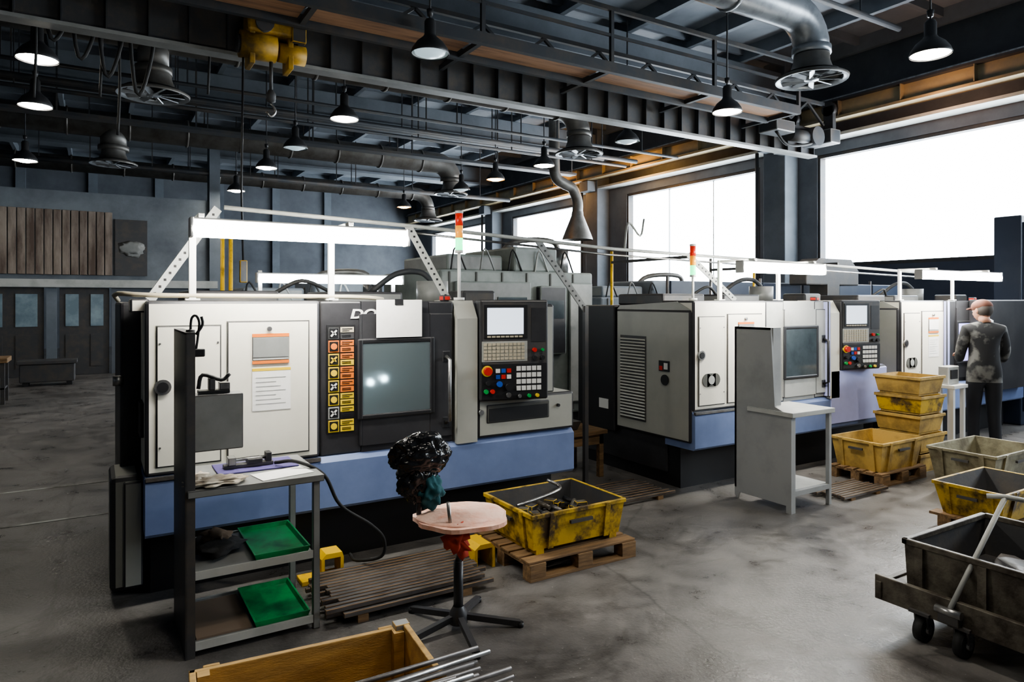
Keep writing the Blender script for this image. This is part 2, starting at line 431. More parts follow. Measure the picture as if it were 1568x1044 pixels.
# ------------------------------------------------------------------ bell lamps
def spot(loc, col, e, ang=130):
    l = bpy.data.lights.new('pendant_lamp_light', 'SPOT'); l.energy = e; l.color = col; l.shadow_soft_size = .12
    l.spot_size = math.radians(ang); l.spot_blend = .6
    return l
def lamp(x, y, mat, e=0, z=4.5, r=.21, col=(1, .92, .80)):
    b = B('pendant_lamp')
    b.lathe((x, y, z), [(r, 0), (r*1.03, .015), (r*.95, .06), (r*.72, .13), (r*.38, .19), (r*.3, .22), (r*.3, .36), (r*.22, .39), (.001, .4)], LAMPSH, 28)
    b.lathe((x, y, z), [(r*.97, .012), (r*.85, .08), (r*.3, .17)], LGREY, 28)
    b.lathe((x, y, z), [(.001, -.035), (r*.4, -.025), (r*.8, .01), (r*.86, .05), (r*.8, .07)], mat, 24)
    b.cyl((x, y, z+.39), (x, y, CZ-.29), .012, DSTEEL, 8)
    b.lathe((x, y, z+.48), [(.001, .02), (.04, .02), (.03, -.05), (.001, -.05)], LAMPSH, 10)
    o = b.done(origin=(x, y, z))
    if e:
        s = bpy.data.objects.new('lamp_beam', spot(None, col, e)); scene.collection.objects.link(s); s.parent = o; s.location = (0, 0, -.06)
for x, y, m, e in [(8.0, 4.1, BULB, 220), (7.9, 6.9, BULB, 120), (7.9, 9.1, BULBC, 0), (7.85, 11.6, BULB, 90), (7.8, 13.5, BULBW, 0), (7.8, 18.9, BULBW, 0),
                (3.24, 10.2, BULB, 70), (3.2, 7.0, BULBC, 0), (3.05, 14.8, BULB, 40), (3.04, 18.3, BULB, 40),
                (-.56, 9.5, BULB, 8), (-.72, 11.8, BULB, 8), (-1.17, 16.5, BULB, 12), (-.28, 7.0, BULB, 5), (7.8, 15.2, BULBC, 0), (3.1, 12.6, BULBC, 0),
                (3.3, 1.6, BULB, 180), (6.6, .8, BULB, 230), (.9, .9, BULB, 30)]:  # these last three are out of view, added as fill for machine fronts
    lamp(x, y, m, e)
def plight(name, loc, col, e, r=.15):
    l = bpy.data.lights.new(name, 'POINT'); l.energy = e; l.color = col; l.shadow_soft_size = r
    o = bpy.data.objects.new(name, l); o.location = loc; scene.collection.objects.link(o)
plight('warm_glow_light', (11.9, 13.6, 5.05), (1, .52, .15), 70, .1)  # bare point lights without fixtures, added for the warm glow on the runway
plight('warm_glow_light', (11.95, 17.0, 5.0), (1, .48, .12), 60, .1)
plight('warm_glow_light', (11.85, 6.05, 4.95), (1, .58, .36), 35, .1)

# ------------------------------------------------------------------ crane
b = B('overhead_crane')
b.box(-8.5, 12.2, 8.4, 8.6, 4.58, 4.62, GREY); b.box(-8.5, 12.2, 8.36, 8.64, 5.08, 5.12, DSTEEL)
b.box(-8.5, 12.2, 8.49, 8.51, 4.62, 5.08, DGREY)
for k in range(52): b.box(-8.3+k*.4, -8.285+k*.4, 8.4, 8.6, 4.62, 5.08, DSTEEL)
b.box(11.9, 12.2, 7.9, 9.2, 4.75, 5.02, DSTEEL, .02)
for y in (8.1, 8.9): b.box(12.1, 12.2, y-.1, y+.1, 4.95, 5.5, DSTEEL); b.cyl((12.1, y, 5.45), (12.22, y, 5.45), .14, DSTEEL)
x = -8
while x < 9.9:
    b.box(x+.06, x+1.94, 7.3, 7.8, 4.92, 4.96, PLANK)
    x += 2.0
x = -8
while x < 10.1:
    b.box(x-.03, x+.03, 7.2, 8.4, 4.86, 4.92, DSTEEL)
    b.bar((x, 7.23, 4.9), (x, 7.23, 5.7), .05, .05, DSTEEL)
    x += 2.0
b.box(-8, 10, 7.19, 7.27, 4.84, 4.98, DSTEEL); b.box(-8, 10, 7.82, 7.89, 4.84, 4.98, DSTEEL)
b.box(-8, 10, 7.2, 7.25, 5.68, 5.74, DSTEEL); b.box(-8, 10, 7.21, 7.24, 5.33, 5.37, DSTEEL)
b.box(-8.5, 12, 8.1, 8.16, 5.5, 5.56, DSTEEL)
for k in range(20): b.bar((-8+k, 8.13, 5.12), (-7.5+k, 8.13, 5.5), .04, .04, DSTEEL); b.bar((-7.5+k, 8.13, 5.5), (-7+k, 8.13, 5.12), .04, .04, DSTEEL)
b.box(10.2, 10.7, 7.8, 8.2, 4.75, 4.95, DSTEEL, .02); b.cyl((10.8, 8.0, 4.78), (11.4, 8.0, 4.78), .12, DSTEEL, 16); b.cyl((11.45, 7.85, 4.8), (11.45, 8.15, 4.8), .18, DSTEEL, 20)
b.tube([(10.3, 7.9, 4.75), (10.6, 7.9, 4.55), (11.1, 7.9, 4.6), (11.6, 7.95, 4.75)], .025, RUBBER, smooth=5)
b.done()
b = B('crane_hoist')
hx, hy = 1.72, 8.1
b.box(hx-.28, hx+.28, hy-.14, hy+.14, 4.75, 5.0, YCRANE, .03)
b.cyl((hx-.34, hy, 4.62), (hx+.05, hy, 4.62), .15, YCRANE, 20); b.cyl((hx+.08, hy, 4.6), (hx+.38, hy, 4.6), .11, YCRANE, 20)
for dx in (-.22, .2): b.box(hx+dx-.03, hx+dx+.03, hy-.1, hy+.2, 4.4, 5.3, YCRANE, .01)
b.box(hx-.2, hx-.02, hy-.1, hy+.1, 5.0, 5.35, YCRANE, .03); b.cyl((hx-.1, hy-.18, 4.85), (hx-.1, hy+.2, 4.85), .1, DSTEEL)
b.box(hx-.26, hx+.26, hy+.1, hy+.25, 4.66, 4.8, DSTEEL)
b.cyl((hx-.37, hy, 4.62), (hx-.34, hy, 4.62), .10, DSTEEL, 20); b.box(hx+.2, hx+.36, hy-.16, hy-.08, 4.7, 4.9, DSTEEL, .01)
b.tube([(hx, hy, 4.5), (hx, hy, 4.15)], .02, DSTEEL)
b.lathe((hx, hy, 4.0), [(.001, 0), (.05, .02), (.055, .1), (.03, .15), (.001, .16)], DSTEEL, 14)
b.tube([(hx, hy, 4.0), (hx+.05, hy, 3.92), (hx, hy, 3.85), (hx-.05, hy, 3.9)], .014, STEEL, smooth=3)
b.tube([(hx-.3, hy, 4.6), (hx-.32, hy, 3), (hx-.3, hy, 2.2)], .012, BLACK)
b.box(hx-.34, hx-.26, hy-.03, hy+.03, 1.95, 2.2, DGREY, .01)
b.done()
b = B('hanging_cables')
for i, (x, y) in enumerate([(-.75, 8.8), (-.5, 8.8), (-.25, 8.8), (0, 8.8), (.3, 8.8)]):
    b.tube([(x, y, 5.3), (x+.1, y, 4.7-.15*i), (x+.25, y, 4.9-.1*i), (x+.32, y, 5.3)], .02, RUBBER, smooth=5)
for x, z in ((-.55, 3.9), (.05, 4.0), (.22, 3.6), (1.15, 4.2)):
    b.tube([(x, 8.82, 5.3), (x+.02, 8.82, z+.6), (x, 8.82, z)], .014, RUBBER, smooth=4)
b.box(-8.4, 3, 8.78, 8.84, 5.28, 5.34, DSTEEL)
for x in (-7, -3, 1): b.box(x, x+.04, 8.79, 8.83, 5.34, CZ-.28, DSTEEL)
b.done()
b = B('steel_column'); b.box(-1.45, -1.25, 11.3, 11.34, 0, CZ-.29, DSTEEL); b.box(-1.45, -1.25, 11.5, 11.54, 0, CZ-.29, DSTEEL)
b.box(-1.36, -1.34, 11.34, 11.5, 0, CZ-.29, DSTEEL); b.done()
b = B('ceiling_pipework')
for y, z, r in ((12.9, 5.2, .05), (13.3, 5.15, .035), (14.2, 5.5, .06), (19.0, 5.0, .06), (6.4, 6.3, .05), (11.5, 5.05, .03)):
    b.cyl((-8.5, y, z), (11.5, y, z), r, DSTEEL, 10)
    for k in range(9): b.box(-8+k*2.3, -7.98+k*2.3, y-.012, y+.012, z, CZ-.28, DSTEEL)
b.box(-8.5, 11, 14.7, 15.0, 5.1, 5.16, DSTEEL)
for k in range(9): b.box(-7.5+k*2.3, -7.47+k*2.3, 14.8, 14.83, 5.16, CZ-.28, DSTEEL)
b.done()

# ------------------------------------------------------------------ CNC machines
def control_panel(b, T, W=.5, H=.75):
    old = b.M; b.M = old @ T
    b.box(0, W, 0, .13, 0, H, CHAR, .015)
    b.box(.02, W-.02, -.006, 0, .02, H-.02, DGREY)
    f = lambda u0, u1, v0, v1, y, m, bev=0: b.box(u0*W, u1*W, y, 0, (1-v1)*H, (1-v0)*H, m, bev)
    f(.06, .68, .05, .38, -.012, BLACK); f(.1, .62, .08, .34, -.016, SCREEN)
    for k in range(8): f(.1+k*.065, .15+k*.065, .355, .372, -.018, KEY)
    f(.03, .68, .41, .61, -.010, LGREY)
    for r in range(5):
        for k in range(10): f(.05+k*.06, .095+k*.06, .425+r*.035, .452+r*.035, -.016, KEY)
    f(.03, .97, .635, .98, -.010, BLACK)
    for r in range(4):
        for k in range(5): f(.52+k*.075, .58+k*.075, .66+r*.065, .705+r*.065, -.017, KEYW)
    for r in range(2):
        for k in range(3): f(.22+k*.08, .28+k*.08, .68+r*.06, .72+r*.06, -.017, [KEYW, BLU, RED][(k+r) % 3])
    rr = lambda u, v, r, m, h=.03: b.cyl((u*W, 0, (1-v)*H), (u*W, -h, (1-v)*H), r*W, m, 16)
    rr(.1, .7, .075, YEL, .014); rr(.1, .7, .055, RED, .045)
    rr(.08, .90, .03, GRN); rr(.17, .90, .03, RED); rr(.1, .82, .03, BLACK, .04); rr(.27, .83, .04, BLU, .03); rr(.4, .86, .05, BLACK, .04)
    rr(.4, .94, .035, STEEL); rr(.56, .955, .025, STEEL); rr(.7, .955, .025, GRN); rr(.82, .955, .025, YEL)
    rr(.78, .58, .03, BLACK); rr(.9, .58, .03, BLACK); rr(.78, .5, .03, RED); rr(.9, .5, .02, GRN)
    f(.74, .95, .08, .42, -.009, CHAR)
    b.M = old

def machine(name, X0, Y0, var):
    b = B(name); b.M = Matrix.Translation((X0, Y0, 0))
    b.box(.02, 2.84, .36, 1.72, .12, 1.70, CHAR, .01)
    b.box(2.84, 2.98, .36, 1.6, .12, 1.0, CHAR, .01)
    b.box(.04, 2.95, .20, 1.60, .0, .42, BLACK)
    b.prism([(.0, .39), (-.02, .41), (-.02, .70), (.02, .735), (.36, .735), (.36, .39)], 'x', .0, 3.02, BLUE)
    b.box(.0, 1.0, -.024, .0, .712, .738, STEEL, .003)
    b.box(0, 1.0, 0, .42, .74, 1.75, WHITE, .02)
    for (x0, x1, z0, z1) in ((.06, .40, .79, 1.60), (.44, .925, .79, 1.62)):
        b.box(x0-.005, x1+.005, -.003, 0, z0-.005, z1+.005, SEAM); b.box(x0, x1, -.01, 0, z0, z1, WHITE, .004)
    b.box(.58, .80, -.016, -.01, 1.38, 1.54, LGREY, .003); b.box(.58, .80, -.018, -.01, 1.525, 1.545, ORANGE)
    b.box(.585, .795, -.019, -.01, 1.40, 1.52, GREY if var != 3 else PAPER)
    b.box(.58, .80, -.018, -.01, 1.36, 1.378, ORANGE)
    b.box(.58, .81, -.013, -.01, 1.07, 1.33, PAPER); b.box(.58, .81, -.014, -.01, 1.315, 1.332, YEL)
    for k in range(7): b.box(.60, .78-.03*(k % 3), -.0145, -.012, 1.11+k*.027, 1.113+k*.027, LGREY)
    b.cyl((.68, 0, 1.575), (.68, -.03, 1.575), .014, STEEL); b.cyl((.09, 0, 1.25), (.09, -.02, 1.25), .045, STEEL)
    b.cyl((.09, -.02, 1.25), (.09, -.024, 1.25), .03, BLACK)
    for z in (.9, 1.5):
        for x in (.075, .385): b.cyl((x, 0, z), (x, -.014, z), .006, STEEL, 8)
    DM = CHAR if var == 1 else (LGREY if var == 2 else CHAR)
    wx0, wx1, wz0, wz1 = 1.28, 1.77, .985, 1.465
    b.box(1.005, wx0, .015, .36, .735, 1.745, DM, .012); b.box(wx1, 1.965, .015, .36, .735, 1.745, DM, .012)
    b.box(wx0, wx1, .015, .36, .735, wz0, DM); b.box(wx0, wx1, .015, .36, wz1, 1.745, DM)
    b.box(wx0, wx1, .345, .36, wz0, wz1, CAVITY)
    b.box(1.262, wx0, -.005, .02, .78, 1.66, DM, .005); b.box(wx1, 1.95, -.005, .02, .78, 1.66, DM, .008)
    b.box(wx0, wx1, -.005, .02, .78, wz0, DM); b.box(wx0, wx1, -.005, .02, wz1, 1.66, DM)
    for (a, c, d, e) in ((1.245, 1.283, .955, 1.495), (1.767, 1.805, .955, 1.495), (1.27, 1.78, .955, .99), (1.27, 1.78, 1.46, 1.495)): b.box(a, c, -.02, 0, d, e, BLACK, .01)
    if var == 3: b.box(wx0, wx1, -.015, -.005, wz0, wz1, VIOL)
    elif var == 2: b.box(wx0, wx1, -.015, -.005, wz0, wz1, GLASS)
    else:
        b.box(wx0, wx1, -.014, -.006, wz0, wz1, CGLASS)
        b.cyl((1.45, .34, 1.22), (1.45, .25, 1.22), .075, DGREY, 24); b.cyl((1.45, .25, 1.22), (1.45, .22, 1.22), .04, STEEL, 20)
        b.box(1.55, 1.74, .24, .34, 1.0, 1.12, DGREY, .01)
        for x, z in ((1.41, 1.175), (1.51, 1.195)): b.disc((x, .20, z), .02, SCREENL, 16, (0, 1, 0), .01); b.cyl((x, .205, z), (x, .34, z), .01, DGREY, 8)
    hm = STEEL if var != 2 else BLACK
    b.tube([(1.90, -.005, .88), (1.90, -.06, .90), (1.90, -.06, 1.33), (1.90, -.005, 1.35)], .014, hm, 10)
    b.box(1.87, 1.93, -.01, .01, .84, .92, BLACK, .005); b.box(1.87, 1.93, -.01, .01, 1.31, 1.39, BLACK, .005)
    if var == 1:
        b.box(1.045, 1.235, .008, .015, .88, 1.59, BLACK)
        for k in range(8):
            z = 1.575-k*.087
            b.box(1.055, 1.125, .004, .012, z-.078, z, [STEEL, ORANGE, YEL, YEL, YEL, YEL, LGREY, YEL][k])
            b.box(1.062, 1.118, .001, .012, z-.07, z-.008, BLACK)
            mm = [KEYW, ORANGE, YEL, YEL, KEYW, YEL, KEYW, YEL][k]
            if k % 2: b.disc((1.09, .0, z-.039), .021, mm, 16, (0, 1, 0), .004)
            else:
                b.bar((1.07, 0, z-.06), (1.108, 0, z-.02), .004, .012, mm, (1, 0, 0)); b.bar((1.072, 0, z-.025), (1.105, 0, z-.05), .004, .009, mm, (1, 0, 0))
            m1 = [KEY, ORANGE, ORANGE, ORANGE, ORANGE, YEL, YEL, YEL][k]; m2 = [DGREY, ORANGE, YEL, ORANGE, ORANGE, YEL, BLACK, YEL][k]
            b.box(1.135, 1.225, .004, .012, z-.035, z, m1); b.box(1.135, 1.225, .004, .012, z-.078, z-.042, m2)
            for j in range(2): b.box(1.145, 1.215-.02*j, .002, .006, z-.014-.012*j, z-.010-.012*j, BLACK); b.box(1.145, 1.205, .002, .006, z-.056-.01*j, z-.052-.01*j, BLACK)
        b.addmesh(TXT, Matrix.Translation((1.20, .012, 1.632)) @ RX(PI/2) @ Matrix.Diagonal((.115, .085, .1, 1)), KEYW)
        b.box(1.37, 1.70, -.03, -.025, 1.50, 1.755, PAPER); b.box(1.50, 1.56, -.035, -.028, 1.72, 1.76, BLACK)
    b.prism([(-.03, .72), (-.03, 1.62), (.05, 1.75), (.36, 1.75), (.36, .72)], 'x', 1.975, 2.14, WHITE if var == 2 else (CREAM if var == 1 else CHAR))
    b.box(2.14, 2.84, .18, .40, 1.02, 1.74, CHAR, .01)
    b.box(2.76, 2.86, .02, .40, 1.02, 1.72, CREAM if var != 3 else CHAR, .02)
    lowm = BLUE_LIT if var == 2 else (CREAM if var == 1 else CHAR)
    b.box(2.145, 3.02, -.02, .38, .737, 1.03, lowm, .02)
    if var == 2:
        b.prism([(-.03, .45), (-.03, 1.0), (.0, 1.02), (.0, .45)], 'x', 2.0, 3.02, BLUE_LIT)
        b.box(1.93, 1.975, -.04, .3, .74, 1.745, BLUE_LIT, .01)
    if var == 1:
        b.box(2.22, 2.78, -.026, .0, .84, .98, SEAM, .01); b.box(2.24, 2.76, -.030, .0, .855, .95, BLACK)
        b.cyl((2.17, -.02, .93), (2.17, -.04, .93), .02, STEEL); b.cyl((2.86, -.02, .93), (2.86, -.04, .93), .012, BLACK)
    if var == 3:
        b.box(1.55, 2.9, -.20, .0, .60, 1.76, CHAR, .015); b.box(.93, 1.0, -.05, .0, .74, 1.75, BLUE_LIT, .01)
        b.tube([(1.60, -.2, .95), (1.60, -.25, .97), (1.60, -.25, 1.5), (1.60, -.2, 1.52)], .014, STEEL, 10)
    else:
        control_panel(b, Matrix.Translation((2.15, -.045, 1.01)) @ RZ(math.radians(-12)), W=.54, H=.745)
        b.box(2.3, 2.6, .0, .2, 1.3, 1.4, CHAR)
    if var == 1:
        b.box(-.11, .02, .5, 1.7, .1, 1.74, CHAR, .02)
        b.box(-.17, .0, .22, .62, .03, .71, CREAM, .03); b.box(-.10, .0, .18, .225, .06, .68, CREAM, .01)
        b.cyl((-.12, .5, 1.22), (-.12, .5, 1.28), .03, STEEL)
        b.tube([(-.12, .52, 1.75), (-.13, .2, 1.79), (.1, .08, 1.78), (1.2, .08, 1.775), (1.5, .2, 1.76)], .014, KEY, 8, smooth=3)
        b.box(-.07, .02, .08, .3, 1.68, 1.76, WHITE, .01)
        b.box(-.02, .0, .1, .3, .95, 1.15, BLACK)
        b.tube([(.0, .47, 1.0), (-.03, .46, 1.1), (.0, .47, 1.2)], .012, BLACK, smooth=3)
    else:
        b.box(-.02, .3, .02, 1.05, .45, 1.66, CREAM, .02)
        b.prism([(.02, 1.66), (.2, 1.74), (1.0, 1.70), (1.05, 1.66)], 'x', -.01, .3, CREAM)
        b.box(-.04, .3, 1.06, 1.68, .40, 1.70, BLACK, .015)
        b.box(-.024, -.018, .60, .98, .56, 1.40, DGREY)
        for k in range(26): b.box(-.036, -.02, .61, .97, .58+k*.031, .594+k*.031, CREAM, 0, RY(.5))
        b.box(-.026, -.02, .28, .42, 1.08, 1.18, BLACK); b.box(-.028, -.02, .30, .35, 1.10, 1.16, KEYW); b.box(-.028, -.02, .37, .41, 1.09, 1.13, RED)
        b.cyl((-.02, .34, 1.0), (-.03, .34, 1.0), .05, BLACK)
        b.cyl((.16, 0, 1.02), (.16, -.016, 1.02), .06, SEAM); b.cyl((.27, 0, 1.02), (.27, -.016, 1.02), .06, SEAM); b.box(.16, .27, -.016, 0, .96, 1.08, SEAM)
        b.cyl((.215, -.01, 1.02), (.215, -.02, 1.02), .04, LGREY)
        b.box(-.045, -.04, 1.15, 1.3, .62, .72, KEYW)
    b.box(.3, .9, .7, 1.4, 1.70, 1.82, DGREY, .02); b.box(1.3, 1.9, .8, 1.5, 1.70, 1.82, GREY, .02)
    b.cyl((2.3, 1.1, 1.70), (2.3, 1.1, 1.92), .14, GREY, 20)
    b.tube([(.9, .9, 1.8), (1.1, .85, 1.9), (1.35, .95, 1.82)], .015, RUBBER, smooth=5); b.tube([(2.3, 1.1, 1.92), (2.2, 1.15, 2.0), (2.0, 1.2, 1.98), (1.8, 1.3, 1.82)], .025, DSTEEL, smooth=5)
    b.box(2.3, 2.6, .5, .8, 1.7, 1.83, DGREY, .02); b.box(1.93, 1.99, .1, .18, 1.745, 1.79, RED, .01)
    for x in (.2, 1.5, 2.8):
        for y in (.28, 1.5): b.cyl((x, y, 0), (x, y, .05), .06, STEEL)
    return b.done()
TXT = text_mesh('DO')
machine('cnc_lathe', .245, 4.42, 1)
machine('cnc_lathe', 4.62, 4.42, 2)
machine('cnc_lathe', 7.98, 4.42, 3)

def fixture(x0, x1, y, z, base, posts, mat=TUBE, py=None):
    b = B('fluorescent_light_fixture'); py = y if py is None else py
    b.box(x0, x1, y-.02, y+.045, z+.045, z+.065, KEYW, .008)
    for ex in (x0, x1-.02): b.box(ex, ex+.02, y-.04, y+.045, z-.045, z+.065, KEYW, .006)
    b.cyl((x0+.02, y-.002, z), (x1-.02, y-.002, z), .043, mat, 20)
    for px in posts:
        b.box(px-.02, px+.02, py-.015, py+.015, base, z+.09, KEYW, .004)
        if py > y+.1: b.box(px-.015, px+.015, y-.02, py, z+.065, z+.09, KEYW, .004)
        b.box(px-.04, px+.04, py-.03, py+.03, base, base+.01, KEYW)
    b.done()
fixture(.44, 1.72, 4.10, 2.14, 1.752, (.50, 1.34), py=4.5)
fixture(4.85, 6.05, 4.10, 2.04, 1.752, (5.05, 5.9), py=4.5)
fixture(7.75, 9.6, 4.10, 2.03, 1.752, (8.1, 9.3), py=4.5)
fixture(1.45, 3.1, 7.55, 1.98, 0, (1.5, 3.0), TUBED, py=7.6)

def tower(x, y, base, top):
    b = B('signal_tower_light')
    b.cyl((x, y, base), (x, y, base+.02), .04, KEYW); b.cyl((x, y, base), (x, y, top-.28), .012, KEYW, 10)
    b.cyl((x, y, top-.30), (x, y, top-.28), .03, KEYW)
    b.cyl((x, y, top-.28), (x, y, top-.19), .028, SIGG); b.cyl((x, y, top-.19), (x, y, top-.10), .028, SIGY)
    b.cyl((x, y, top-.10), (x, y, top-.01), .028, SIGR); b.cyl((x, y, top-.01), (x, y, top+.01), .03, KEYW)
    b.done()
tower(2.29, 4.5, 1.752, 2.40); tower(4.80, 4.6, 1.752, 2.27)

def perf(b, p0, p1, m):
    p0, p1 = Vector(p0), Vector(p1); b.bar(p0, p1, .012, .06, m)
    n = 14
    for k in range(1, n):
        q = p0.lerp(p1, k/n); b.bar(q-Vector((0, .009, 0)), q+Vector((0, .009, 0)), .016, .016, BLACK)
b = B('overhead_pipe_rail')
b.tube([(.76, 5.05, 2.39), (2.18, 5.05, 2.34), (4.2, 5.05, 2.24), (8.2, 5.05, 2.16), (10.8, 5.05, 2.1)], .016, LGREY, 10)
b.tube([(2.1, 5.12, 2.30), (4.2, 5.12, 2.19), (8.2, 5.12, 2.1), (10.8, 5.12, 2.05)], .010, STEEL, 8)
b.box(.74, 2.1, 5.03, 5.07, 2.27, 2.30, LGREY)
perf(b, (.72, 5.05, 2.38), (.30, 4.95, 1.75), LGREY); perf(b, (2.12, 5.05, 2.34), (2.42, 4.95, 1.75), LGREY)
perf(b, (3.35, 5.05, 2.28), (3.88, 5.05, 1.66), GREY); b.box(3.86, 3.9, 5.03, 5.07, 0, 1.7, DGREY)
perf(b, (5.2, 5.05, 2.22), (5.85, 5.0, 1.75), LGREY)
for x, y in ((5.23, 6.3), (7.75, 6.3)): b.cyl((x, y, 0), (x, y, 2.33), .018, YPAINT, 8); b.bar((x, y, 2.2), (x, 5.05, 2.2), .03, .03, DGREY)
b.cyl((6.9, 6.3, 0), (6.9, 6.3, 2.3), .018, STEEL, 8); b.bar((6.9, 6.3, 2.15), (6.9, 5.05, 2.15), .03, .03, DGREY)
b.tube([(4.35, 5.05, 2.24), (4.4, 5.05, 2.5), (4.55, 5.05, 2.38), (4.6, 5.05, 2.55)], .01, LGREY, smooth=4)
b.done()

b = B('yellow_pipe_post')
for x in (.98, 1.05): b.cyl((x, 6.6, 0), (x, 6.6, 2.36), .018, YPAINT, 10)
b.box(.95, 1.08, 6.57, 6.63, 2.36, 2.4, YPAINT); b.box(.92, 1.12, 6.52, 6.68, 0, .03, DGREY)
b.done()

def bgm(name, x0, x1, y0, y1, h, m1):
    b = B(name); w = x1-x0
    b.box(x0, x1, y0+.1, y1, .15, h*.86, m1, .03); b.box(x0+.05, x1-.05, y0+.15, y1-.1, 0, .15, BLACK)
    b.box(x0+w*.08, x0+w*.55, y0+.04, y0+.1, .5, h*.8, GREY, .02)
    for u in (.10, .33): b.box(x0+w*u, x0+w*(u+.19), y0+.02, y0+.05, h*.42, h*.72, GLASS, .01)
    b.tube([(x0+w*.32, y0+.03, h*.4), (x0+w*.32, y0-.03, h*.45), (x0+w*.32, y0-.03, h*.6), (x0+w*.32, y0+.03, h*.65)], .012, STEEL)
    b.box(x0+w*.6, x0+w*.78, y0+.0, y0+.12, h*.4, h*.78, CHAR, .02); b.box(x0+w*.62, x0+w*.76, y0-.01, y0+.0, h*.6, h*.7, GLASS)
    b.box(x0+w*.82, x1-.03, y0+.06, y0+.1, .3, h*.8, LGREY, .02)
    b.box(x0+w*.1, x0+w*.45, y0+.4, y1-.2, h*.86, h*.95, GREY, .03); b.box(x0+w*.5, x0+w*.8, y0+.3, y1-.3, h*.86, h, m1, .03)
    b.cyl((x0+w*.9, y0+.6, h*.86), (x0+w*.9, y0+.6, h*1.0), .14, STEEL, 20)
    b.tube([(x0+w*.9, y0+.6, h*.95), (x0+w*.85, y0+.6, h*1.05), (x0+w*.6, y0+.7, h*1.04), (x0+w*.5, y0+.8, h*.93)], .04, GALV, smooth=5)
    for k in range(5): b.tube([(x0+w*(.1+.18*k), y0+.3, h*.85), (x0+w*(.12+.18*k), y0+.25, h*.98), (x0+w*(.2+.18*k), y0+.3, h*.85)], .012, [RUBBER, GREY, RUBBER, LGREY, RUBBER][k], smooth=4)
    for k in range(6): b.box(x0+w*(.05+.16*k), x0+w*(.05+.16*k)+.02, y0+.085, y0+.1, .2, h*.85, SEAM)
    b.done()
GG = M('machine_green_grey', (.22, .245, .23), .45, c2=(.15, .17, .16), scale=2)
bgm('machining_center', 1.25, 3.25, 7.9, 9.5, 2.0, WALLP)
bgm('machining_center', 3.75, 6.2, 7.8, 9.9, 2.5, GG)
bgm('machining_center', 7.0, 9.6, 8.6, 10.4, 2.1, WALLP)
b = B('control_cabinet'); b.box(11.06, 11.9, 4.45, 4.80, 0, 2.95, DARKB, .02); b.box(11.10, 11.86, 4.43, 4.45, .2, 2.85, DARKB, .005)
b.box(11.75, 11.78, 4.40, 4.43, 1.2, 1.5, STEEL); b.done()
b = B('privacy_screen')
for k in range(6): b.box(6.7+k*.95, 7.6+k*.95, 6.82, 6.86, .1, 2.02, DARKB, .01)
for k in range(7): b.cyl((6.65+k*.95, 6.84, 0), (6.65+k*.95, 6.84, 2.08), .02, DGREY, 8)
b.done()
b = B('chip_conveyor')
b.box(8.9, 10.2, 6.3, 6.6, 1.98, 2.2, DGREY, .02); b.prism([(8.9, 2.2), (10.2, 2.2), (10.0, 2.38), (9.2, 2.38)], 'y', 6.3, 6.6, DGREY)
b.box(9.4, 9.7, 6.3, 6.6, 0, 2.0, DGREY); b.done()

b = B('side_table'); b.box(3.42, 4.35, 5.3, 5.85, .43, .47, WOOD, .005)
for x in (3.45, 4.27):
    for y in (5.33, 5.77): b.box(x, x+.05, y, y+.05, 0, .43, WOOD)
b.box(3.45, 4.32, 5.33, 5.36, .33, .43, WOOD); b.done()
b = B('parts_tray'); b.tub(3.5, 4.1, 5.4, 5.75, .475, .56, DGREY); b.done()

# ------------------------------------------------------------------ carts
b = B('tool_cart')
X0, X1, Y0, Y1 = .375, 1.03, 3.66, 4.21
b.box(X0, X0+.008, Y0, Y1, 0.0, 1.59, DGREY); b.box(X0, X0+.045, Y0, Y0+.006, 0, 1.59, DGREY); b.box(X0, X0+.045, Y1-.006, Y1, 0, 1.59, DGREY)
b.box(X0, X0+.045, Y0, Y1, 1.585, 1.595, DGREY)
for y in (Y0, Y1-.035): b.box(X1-.035, X1, y, y+.035, 0, .79, GREY, .003)
b.box(X0+.009, X1+.02, Y0-.015, Y1, .785, .82, GREY, .004)
for z in (.055, .40):
    b.box(X0+.009, X1-.036, Y0+.01, Y1-.01, z, z+.012, GREY); b.box(X0+.046, X1-.036, Y0, Y0+.01, z-.02, z+.02, LGREY); b.box(X0+.046, X1-.036, Y1-.01, Y1, z-.02, z+.02, LGREY)
b.box(.42, .66, 3.76, 3.88, .985, 1.27, GREY, .006); b.box(.385, .43, 3.78, 3.86, 1.05, 1.2, DGREY)
b.done()
b = B('plastic_tray'); b.tub(.70, .985, 3.68, 4.18, .413, .443, GREEN, .01, .008); b.done()
b = B('plastic_tray'); b.tub(.70, .985, 3.68, 4.18, .068, .098, GREEN, .01, .008); b.done()
b = B('cardboard_sheet'); b.box(.43, .69, 3.7, 4.15, .068, .078, M('brown_card', (.20, .15, .11), .85)); b.done()
b = B('dark_rag'); b.blob((.55, 3.92, .452), (.11, .15, .034), DCLOTH, .35, 2.5, 3, 3); b.blob((.56, 3.98, .48), (.07, .09, .03), M('brown_rag', (.14, .10, .07), .9), .3, 3, 3, 5); b.done()
b = B('cloth_rag'); b.blob((.53, 3.74, .838), (.13, .085, .016), CLOTH, .3, 3, 4, 1, .1); b.blob((.46, 3.84, .84), (.05, .1, .016), CLOTH, .3, 3, 3, 2); b.done()
b = B('bench_mat'); b.box(.56, .98, 3.9, 4.15, .821, .829, PURP, .003); b.done()
b = B('paper_sheet'); b.box(.72, 1.0, 3.69, 3.86, .821, .824, PAPER, 0, RZ(.2)); b.done()
b = B('dial_gauge_fixture')
b.box(.60, .86, 3.98, 4.04, .83, .85, DGREY, .004); b.box(.62, .66, 3.97, 4.05, .85, .89, STEEL, .003); b.box(.72, .80, 3.97, 4.05, .85, .875, BLACK, .005)
